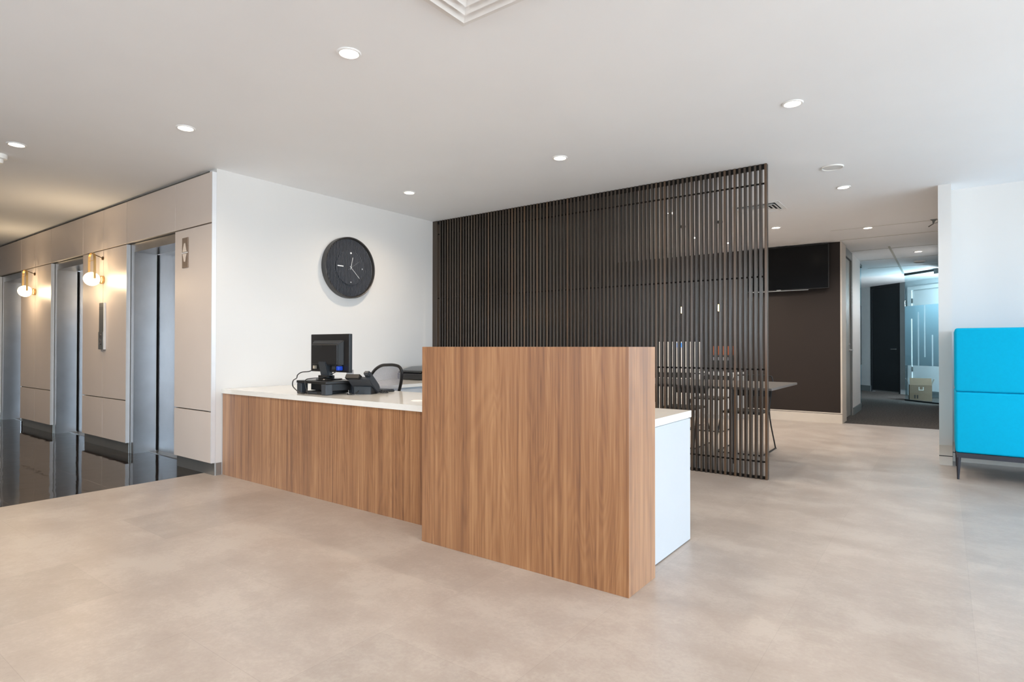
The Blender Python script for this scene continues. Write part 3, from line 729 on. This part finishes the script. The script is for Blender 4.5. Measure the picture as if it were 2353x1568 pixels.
for nm, (y0, z0, y1, z1, w) in dict(a=(-.167, .006, -.094, .006, .0055), b=(-.009, .152, .009, .152, .008), c=(.145, 0, .151, 0, .007), d=(0, -.146, 0, -.157, .005)).items():
    obj('hour_mark', cbar(y0, z0, y1, z1, w, xf), M_['clock_mark'], ck)
y, z = ang(12, .11); yt, zt = ang(192, .02); obj('hour_hand', cbar(yt, zt, y, z, .0032, xf+.002), M_['hand'], ck)
y, z = ang(134, .15); yt, zt = ang(314, .02); obj('minute_hand', cbar(yt, zt, y, z, .0026, xf+.004), M_['hand'], ck)
y, z = ang(55, .13); yt, zt = ang(235, .05); obj('second_hand', cbar(yt, zt, y, z, .0013, xf+.006), M_['hand_dim'], ck)
bm = bmesh.new(); lathe(bm, [(0, .009), (.006, .009), (.007, 0), (0, 0)], (xf, CKY, CKZ), 'x', 16); obj('hub', bm, M_['hand'], ck, True)

# ------------------------------------------------------------------ slatted screen
YS = 5.155
sc = thing('slat_screen', 'dark timber slat screen from floor to ceiling behind the desk', 'screen', (-3.1, YS+.023, 0))
pitch, sw, sd = .04167, .0195, .046
x = -1.1817; k = 0
first = None
while x-sw > XL+.075:
    jit = random.uniform(-.0012, .0012)
    if first is None:
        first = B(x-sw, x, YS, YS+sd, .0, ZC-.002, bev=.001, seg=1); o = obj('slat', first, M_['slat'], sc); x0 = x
        o.data.materials.append(M_['slat_side'])          # side faces coloured near-black for the shade between slats
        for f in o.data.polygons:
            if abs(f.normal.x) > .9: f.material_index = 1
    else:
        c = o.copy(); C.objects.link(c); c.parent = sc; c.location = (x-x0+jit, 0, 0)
    x -= pitch; k += 1
obj('end_post', B(XL+.002, XL+.075, YS, YS+sd, 0, ZC-.002, bev=.001, seg=1), M_['slat'], sc)
obj('top_rail', B(XL+.076, -1.2015, YS+.012, YS+sd-.008, ZC-.04, ZC-.002), M_['rod'], sc)
obj('bottom_rail', B(XL+.076, -1.2015, YS+.012, YS+sd-.008, .002, .024), M_['rod'], sc)
for z in (.144, .916, 1.694, 2.473):
    bm = bmesh.new(); tube(bm, [(XL+.076, YS+.023, z), (-1.186, YS+.023, z)], .0075, 10); obj('cross_rod', bm, M_['rod'], sc, True)

# ------------------------------------------------------------------ ceiling fittings
def spot(x, y, e, col=(1, .87, .72)):
    ld = bpy.data.lights.new('downlight_beam', 'SPOT'); ld.energy = e; ld.color = col; ld.spot_size = math.radians(152); ld.spot_blend = .9; ld.shadow_soft_size = .045
    lo = bpy.data.objects.new('downlight_beam', ld); C.objects.link(lo); lo.location = (x, y, ZC-.03)
dl = thing('ceiling_downlight', '', 'downlight', (-2.489, 1.933, ZC), 'round recessed downlights')
bm = bmesh.new(); lathe(bm, [(.050, -.0005), (.062, -.0005), (.062, -.003), (.057, -.007), (.050, -.007), (.046, -.003), (.046, -.0005)], (-2.489, 1.933, ZC), 'z', 36); obj('trim_ring', bm, M_['white_metal'], dl, True)
bm = bmesh.new(); lathe(bm, [(0, -.005), (.046, -.005), (.047, -.0008), (0, -.0008)], (-2.489, 1.933, ZC), 'z', 32); obj('lens', bm, M_['lamp'], dl, True)
DL = [(-2.489, 1.933, 'lit downlight nearest the camera, below the louvred ceiling vent'),
      (-4.266, 1.920, 'lit downlight above the elevator corner of the white wall'),
      (-5.648, 1.316, 'lit downlight in the elevator lobby beside the smoke detector'),
      (-2.495, 4.022, 'lit downlight in front of the middle of the slat screen'),
      (-4.261, 4.043, 'lit downlight above the wall clock, close to the white wall'),
      (-.761, 3.989, 'lit downlight high in front of the free end of the slat screen'),
      (-.770, 6.364, 'lit downlight just beyond the ceiling speaker'),
      (-1.726, 8.003, 'lit downlight in front of the wall television'),
      (-.783, 8.712, 'lit downlight near the corridor entrance and the ceiling bracket'),
      (-.331, 11.336, 'warm lit downlight in the tiled corridor ceiling'),
      (-2.489, 6.424, 'lit downlight seen through the slats, highest of those behind the screen'),
      (-2.793, 8.066, 'lit downlight seen through the slats, left of the two lower ones'),
      (-2.543, 8.755, 'lit downlight seen through the slats, right of the two lower ones')]
for i, (x, y, lb) in enumerate(DL):
    if i == 0: dl['label'] = lb
    else: dup(dl, (x, y, ZC), lb)
    cool = i == 8
    spot(x, y, (50 if y > 11 else 68 if y > 7 else 30 if x > -1 and y > 6 else 50 if y > 6 else 62 if x < -5 else 36 if x < -4 else 44), (1, .96, .92) if cool or y > 11 else (1, .88, .74) if y > 6 else (1, .82, .62))
# four-way louvre vent overhead
def vent(name, label, x0, x1, y0, y1, n, group='louvred air vents'):
    t = thing(name, label, 'air vent', ((x0+x1)/2, (y0+y1)/2, ZC), group)
    def ring(i0, i1, z0, z1):
        """sloping square ring between insets i0 (at z0) and i1 (at z1)"""
        bm = bmesh.new()
        def sq(i, z): return [(x0+i, y0+i, z), (x1-i, y0+i, z), (x1-i, y1-i, z), (x0+i, y1-i, z)]
        A = [bm.verts.new(p) for p in sq(i0, z0)]; D = [bm.verts.new(p) for p in sq(i1, z1)]
        A2 = [bm.verts.new((p[0], p[1], p[2]+.003)) for p in sq(i0, z0)]; D2 = [bm.verts.new((p[0], p[1], p[2]+.003)) for p in sq(i1, z1)]
        for q in range(4):
            r = (q+1) % 4
            bm.faces.new((A[q], A[r], D[r], D[q])); bm.faces.new((A2[q], D2[q], D2[r], A2[r])); bm.faces.new((A[q], A2[q], A2[r], A[r])); bm.faces.new((D[q], D[r], D2[r], D2[q]))
        return bm
    obj('frame', ring(0, .045, ZC-.003, ZC-.005), M_['white_metal'], t)
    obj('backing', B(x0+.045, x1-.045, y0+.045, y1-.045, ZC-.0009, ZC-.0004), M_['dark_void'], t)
    st = (min(x1-x0, y1-y0)/2-.065)/n
    for i in range(n):
        a = .046+i*st
        obj('louvre', ring(a, a+st*.86, ZC-.023, ZC-.0045), M_['white_metal'], t)
    m = .046+n*st
    obj('centre_plate', B(x0+m, x1-m, y0+m, y1-m, ZC-.022, ZC-.018), M_['white_metal'], t)
vent('ceiling_vent', 'white louvred ceiling vent cut by the top edge of the photo', -1.842, -1.242, 1.493, 2.093, 5)
vent('ceiling_vent', 'white louvred ceiling vent partly hidden by the end of the slat screen', -1.88, -1.39, 6.55, 6.99, 4)
sp = thing('ceiling_speaker', 'flat round white ceiling speaker between two lit downlights', 'speaker', (-.76, 5.605, ZC))
bm = bmesh.new(); lathe(bm, [(.072, -.0005), (.086, -.0005), (.086, -.006), (.080, -.010), (.074, -.008), (.072, -.004)], (-.76, 5.605, ZC), 'z', 40); obj('ring', bm, M_['white_plastic'], sp, True)
bm = bmesh.new(); lathe(bm, [(0, -.006), (.0715, -.006), (.0715, -.0008), (0, -.0008)], (-.76, 5.605, ZC), 'z', 40); obj('grille', bm, M_['ring_grey'], sp, True)
sg = thing('ceiling_sensor', 'small pale round disc on the corridor ceiling beyond the downlight', 'ceiling sensor', (-.35, 12.6, ZC))
bm = bmesh.new(); lathe(bm, [(.062, -.0005), (.086, -.0005), (.085, -.02), (.074, -.03), (.062, -.026)], (-.35, 12.6, ZC), 'z', 32); obj('ring', bm, M_['white_plastic'], sg, True)
bm = bmesh.new(); lathe(bm, [(0, -.018), (.0615, -.018), (.0615, -.0008), (0, -.0008)], (-.35, 12.6, ZC), 'z', 32); obj('cover', bm, M_['white_plastic'], sg, True)
sm = thing('smoke_detector', 'white smoke detector on the lobby ceiling at the left edge of the photo', 'smoke detector', (-6.05, 1.30, ZC))
bm = bmesh.new(); lathe(bm, [(0, -.0005), (.052, -.0005), (.054, -.01), (.050, -.034), (.036, -.040), (0, -.040)], (-6.05, 1.30, ZC), 'z', 32); obj('base', bm, M_['white_plastic'], sm, True)
bm = bmesh.new(); lathe(bm, [(0, -.0405), (.028, -.0405), (.028, -.06), (.024, -.070), (0, -.072)], (-6.05, 1.30, ZC), 'z', 28); obj('chamber', bm, M_['white_plastic'], sm, True)
br = thing('ceiling_bracket', 'small grey hooked wire bracket under the ceiling beside the right pier', 'bracket', (-.1, 8.6, ZC))
bm = bmesh.new(); prism(bm, [(-.135, ZC-.0005), (-.062, ZC-.0005), (-.085, ZC-.03), (-.10, ZC-.055), (-.108, ZC-.05), (-.112, ZC-.02)], 'y', 8.595, 8.605); obj('plate', bm, M_['door_alu'], br)
bm = bmesh.new(); tube(bm, smooth_path([(-.10, 8.59, ZC-.05), (-.065, 8.59, ZC-.045), (-.055, 8.59, ZC-.02), (-.07, 8.59, ZC-.004)], 5), .004, 6); obj('loop', bm, M_['door_alu'], br, True)
bm = bmesh.new(); tube(bm, [(-.097, 8.6, ZC-.052), (-.15, 8.6, ZC-.085)], .006, 6); obj('arm', bm, M_['door_alu'], br, True)
es = thing('hanging_box', 'small grey box hanging at the top of the angled glass partition', 'box fitting', (-.11, 14.0, 2.54))
obj('housing', diag(bmesh.new(), -.165, -.06, 13.88, .02, 2.54, 2.632), M_['far_grey'], es)

# ------------------------------------------------------------------ television on the charcoal wall
tv = thing('television', 'black wall-mounted television on the charcoal wall', 'television', (-1.93, YD-.06, 1.95))
obj('frame', B(-2.515, -1.342, YD-.085, YD-.045, 1.962, 2.618, bev=.004), M_['black'], tv)
obj('display', B(-2.503, -1.354, YD-.0865, YD-.0851, 1.975, 2.606), M_['screen'], tv)
obj('wall_mount', B(-2.2, -1.65, YD-.0445, YD-.001, 2.15, 2.45), M_['black'], tv)
obj('sound_strip', B(-2.40, -1.615, YD-.086, YD-.070, 1.950, 1.959, bev=.002), M_['steel'], tv)
obj('badge', B(-2.05, -1.99, YD-.0868, YD-.0852, 1.963, 1.972), M_['steel'], tv)
obj('webcam', B(-1.965, -1.915, YD-.08, YD-.05, 2.6185, 2.633, bev=.003), M_['black'], tv)

# ------------------------------------------------------------------ lounge behind the screen
tb = thing('dining_table', 'dark grey dining table behind the end of the slat screen', 'table', (-2.2, 6.12, 0))
obj('tabletop', B(-3.15, -1.235, 5.56, 6.67, .712, .735, bev=.006), M_['table'], tb)
for xx in (-1.62, -2.8):
    for yy in (5.72, 6.36):
        bm = bmesh.new(); tube(bm, [(xx, yy, 0), (xx, yy, .7118)], .018, 10); obj('leg', bm, M_['wire'], tb, True)
# sled-base chairs
def sled_chair(x, y, label):
    """faces -y; origin on the floor under the seat"""
    t = thing('sled_chair', label, 'chair', (x, y, 0), 'black sled chairs round the dining table')
    w = .23
    for s in (-1, 1):
        P = [(s*w, -.30, .009), (s*w, .28, .009), (s*w*.98, .31, .03), (s*(w-.045), .235, .40), (s*(w-.02), .29, .70)]
        bm = bmesh.new(); tube(bm, smooth_path([(x+a, y+b, c) for a, b, c in P], 5), .0075, 8); obj('runner', bm, M_['wire'], t, True)
        bm = bmesh.new(); tube(bm, [(x+s*w, y-.297, .012), (x+s*(w-.02), y-.16, .405)], .0075, 8); obj('front_leg', bm, M_['wire'], t, True)
    bm = bmesh.new(); tube(bm, [(x-w, y-.28, .009), (x+w, y-.28, .009)], .0075, 8); obj('foot_bar', bm, M_['wire'], t, True)
    obj('seat', B(x-.20, x+.20, y-.20, y+.22, .408, .430, bev=.01), M_['chair_blk'], t, True)
    bm = bmesh.new(); tube(bm, smooth_path([(x-.21, y+.29, .70), (x-.20, y+.30, .765), (x-.15, y+.305, .79), (x+.15, y+.305, .79), (x+.20, y+.30, .765), (x+.21, y+.29, .70)], 5), .0075, 8); obj('back_loop', bm, M_['wire'], t, True)
    obj('backrest', B(x-.19, x+.19, y+.284, y+.298, .56, .71, bev=.006), M_['chair_blk'], t, True)
    return t
ch = sled_chair(-1.71, 6.50, 'black sled-base chair nearest the free end of the slat screen')
dup(ch, (-2.40, 6.52, 0), 'black sled-base chair seen through the slats, left of the nearer chair')
dup(ch, (-2.55, 7.95, 0), 'black sled-base chair farther back, between the table and the white sideboard')
# pendants over the table
def pendant(x, y, z, label):
    t = thing('pendant_lamp', label, 'pendant lamp', (x, y, ZC), 'bulb pendants behind the screen')
    bm = bmesh.new(); tube(bm, [(x, y, ZC-.026), (x, y, z+.095)], .004, 6); obj('cord', bm, M_['black'], t, True)
    bm = bmesh.new(); lathe(bm, [(0, -.0005), (.045, -.0005), (.045, -.02), (.01, -.026), (0, -.026)], (x, y, ZC), 'z', 20); obj('ceiling_rose', bm, M_['black'], t, True)
    bm = bmesh.new(); lathe(bm, [(0, .095), (.016, .095), (.018, .05), (.012, .042), (0, .042)], (x, y, z), 'z', 16); obj('socket', bm, M_['black'], t, True)
    bm = bmesh.new(); lathe(bm, [(0, .0419), (.012, .0415), (.026, .012), (.030, -.012), (.022, -.034), (0, -.042)], (x, y, z), 'z', 20); obj('bulb', bm, M_['bulb'], t, True)
pendant(-2.20, 7.2, 1.58, 'bare warm bulb pendant seen through the slats, right of the pair')
pendant(-2.66, 7.2, 1.57, 'bare warm bulb pendant seen through the slats, left of the pair')
# white sideboard, coffee machine, boxes, copier
sb = thing('sideboard', 'long white sideboard against the charcoal wall behind the slats', 'sideboard', (-2.9, 9.36, 0))
obj('carcass', B(-3.20, -2.50, 9.12, 9.598, .0, .69), M_['white_lam'], sb)
obj('worktop', B(-3.21, -2.49, 9.10, 9.598, .6902, .715), M_['white_lam'], sb)
for i in range(2): obj('door', B(-3.195+i*.347, -3.195+i*.347+.342, 9.1, 9.1195, .06, .68, bev=.002), M_['white_lam'], sb)
cm = thing('coffee_machine', 'black appliance standing on the white sideboard', 'appliance', (-2.8, 9.35, .7152))
obj('body', B(-2.98, -2.62, 9.2, 9.52, .7155, .98, bev=.01), M_['black'], cm)
obj('tray', B(-2.93, -2.67, 9.15, 9.1995, .7155, .735), M_['steel'], cm)
obj('panel', B(-2.93, -2.67, 9.198, 9.1998, .9, .95), M_['steel'], cm)
tag(obj('storage_box', B(-2.96, -2.64, 9.22, 9.50, .981, 1.12, bev=.004), M_['orange']), 'orange box on top of the black appliance behind the slats', 'box')
cpr = thing('office_copier', 'white office copier with a blue display behind the slats', 'copier', (-3.48, 9.25, 0))
obj('cabinet', B(-3.75, -3.22, 8.98, 9.55, .01, .62, bev=.01), M_['white_plastic'], cpr)
obj('paper_drawer', B(-3.72, -3.25, 8.965, 8.9795, .1, .3), M_['ring_grey'], cpr)
obj('scanner_unit', B(-3.75, -3.22, 8.98, 9.55, .70, 1.19, bev=.01), M_['white_plastic'], cpr)
obj('output_slot', B(-3.74, -3.23, 9.0, 9.55, .6202, .6998), M_['dark_void'], cpr)
obj('lid', B(-3.74, -3.23, 9.02, 9.54, 1.1902, 1.27, bev=.008), M_['black'], cpr)
obj('display', B(-3.40, -3.28, 8.973, 8.9795, 1.10, 1.17), M_['blue_screen'], cpr)

# ------------------------------------------------------------------ turquoise sofa
so = thing('high_back_sofa', 'turquoise high-backed sofa on charcoal legs in front of the right wall', 'sofa', (.98, 6.49, 0))
SX0, SX1, SY0, SY1 = .068, 1.90, 6.139, 6.86
def cushion(x0, x1, y0, y1, z0, z1, bv=.02): return B(x0, x1, y0, y1, z0, z1, bev=bv, seg=4)
obj('upper_back', cushion(SX0, SX1, SY0, SY0+.13, .733, 1.263), M_['cloth'], so, True)
obj('lower_back', cushion(SX0+.002, SX1, SY0, SY0+.13, .224, .732), M_['cloth'], so, True)
for (a, b) in ((SX0+.001, SX0+.11), (SX1-.11, SX1-.001)):
    obj('side_wing', cushion(a, b, SY0+.131, SY1, .733, 1.26), M_['cloth'], so, True)
    obj('side_panel', cushion(a, b, SY0+.131, SY1, .226, .732), M_['cloth'], so, True)
obj('seat_cushion', cushion(SX0+.111, SX1-.111, SY0+.131, SY1-.01, .27, .46), M_['cloth'], so, True)
obj('base_frame', B(SX0+.01, SX1-.01, SY0+.004, SY1-.005, .183, .223), M_['sofa_metal'], so)
for xx in (SX0+.022, SX1-.022):
    for yy in (SY0+.02, SY1-.03):
        bm = bmesh.new(); tube(bm, [(xx-.003, yy, 0), (xx, yy, .184)], [.0085, .017], 10); obj('leg', bm, M_['sofa_metal'], so, True)

# ------------------------------------------------------------------ cardboard box behind the glass
cbx = thing('cardboard_box', 'open brown cardboard box with flaps behind the angled glass', 'box', (-.37, 14.5, 0))
R45 = Matrix.Rotation(math.radians(5), 3, 'Z'); bc0 = Vector((-.41, 14.80, 0))
def cb(bm):
    for v in bm.verts: v.co = bc0+R45 @ v.co
    return bm
obj('carton', cb(B(-.19, .19, -.14, .2, .001, .33)), M_['card'], cbx)
bm = bmesh.new(); prism(bm, [(-.139, .331), (-.135, .331), (-.09, .47), (-.094, .47)], 'x', -.185, .185); obj('front_flap', cb(bm), M_['card'], cbx)
bm = bmesh.new(); prism(bm, [(.19, .331), (.194, .331), (.24, .45), (.236, .45)], 'y', -.13, .19); obj('side_flap', cb(bm), M_['card_in'], cbx)
bm = bmesh.new(); prism(bm, [(-.19, .331), (-.194, .331), (-.25, .45), (-.246, .45)], 'y', -.13, .19); obj('side_flap', cb(bm), M_['card_in'], cbx)
bm = bmesh.new()
for q in (-.1, -.055): box(bm, q-.012, q+.012, -.1415, -.1401, .05, .10); prism(bm, [(q-.02, .10), (q+.02, .10), (q, .13)], 'y', -.1415, -.1401)
obj('printed_arrows', cb(bm), M_['card_ink'], cbx)
bm = bmesh.new(); box(bm, -.035, .05, -.1415, -.1401, .22, .235); box(bm, -.035, -.022, -.1415, -.1401, .235, .29); box(bm, .037, .05, -.1415, -.1401, .235, .29); obj('printed_symbol', cb(bm), M_['card_in'], cbx)

# ------------------------------------------------------------------ light
W = bpy.data.worlds.new('sky'); S.world = W; W.use_nodes = True; nt = W.node_tree
bg = nt.nodes['Background']
tcn = nt.nodes.new('ShaderNodeTexCoord'); sx = nt.nodes.new('ShaderNodeSeparateXYZ'); nt.links.new(tcn.outputs['Generated'], sx.inputs[0])
rp = nt.nodes.new('ShaderNodeValToRGB'); e = rp.color_ramp.elements
e[0].position = .46; e[0].color = (.72, .74, .74, 1); e[1].position = .54; e[1].color = (.69, .85, 1.0, 1)
mpn = nt.nodes.new('ShaderNodeMapRange'); mpn.inputs['From Min'].default_value = -1; nt.links.new(sx.outputs['Z'], mpn.inputs['Value'])
nt.links.new(mpn.outputs['Result'], rp.inputs['Fac']); nt.links.new(rp.outputs['Color'], bg.inputs['Color'])
bg.inputs['Strength'].default_value = 8.0
def portal(loc, rot, sxx, syy):
    ld = bpy.data.lights.new('portal', 'AREA'); ld.shape = 'RECTANGLE'; ld.size = sxx; ld.size_y = syy; ld.cycles.is_portal = True
    lo = bpy.data.objects.new('portal', ld); C.objects.link(lo); lo.location = loc; lo.rotation_euler = rot
portal((XR-.02, .95, 1.31), (0, PI/2, 0), 2.4, 12.3)
portal((3.2, -5.18, 1.62), (-PI/2, 0, PI), 3.6, 1.66)
portal((-3.3, -5.18, 1.55), (-PI/2, 0, PI), 3.8, 1.9)
portal((3.55, 7.10, 1.31), (PI/2, 0, PI), 2.7, 2.4)
portal((3.2, 13.2, 1.31), (0, PI/2, 0), 2.6, 11.6)
for (x, y, e_) in ((.22, 14.5, 110), (1.3, 13.7, 110)):      # unseen fill lights added to brighten the room behind the glass
    ld = bpy.data.lights.new('added_room_fill', 'POINT'); ld.energy = e_; ld.color = (.84, .95, 1); ld.shadow_soft_size = .15
    lo = bpy.data.objects.new('added_room_fill', ld); C.objects.link(lo); lo.location = (x, y, 2.0)
for (x, y) in ((-4.2, 6.4), (-4.2, 8.1)): spot(x, y, 70, (1, .82, .62))  # added beams without fittings behind the slat screen
# added downlights without fittings, carrying on the rows outside the frame
for (x, y) in ((-.765, 1.93), (-4.26, -.15), (-2.49, -.15), (-.765, -.15), (1.0, 4.0), (1.0, 1.9), (1.0, -.15), (-7.9, .9), (-10.2, .9)): spot(x, y, 62 if x < -5 else 42, (1, .82, .62))

S.view_settings.view_transform = 'Standard'; S.view_settings.look = 'None'; S.view_settings.gamma = 1; S.view_settings.use_curve_mapping = False
S.view_settings.exposure = 0.29
S.cycles.use_denoising = True
S.cycles.max_bounces = 10; S.cycles.diffuse_bounces = 6; S.cycles.glossy_bounces = 4; S.cycles.transparent_max_bounces = 12
S.cycles.sample_clamp_indirect = 6
S.cycles.caustics_reflective = False; S.cycles.caustics_refractive = False
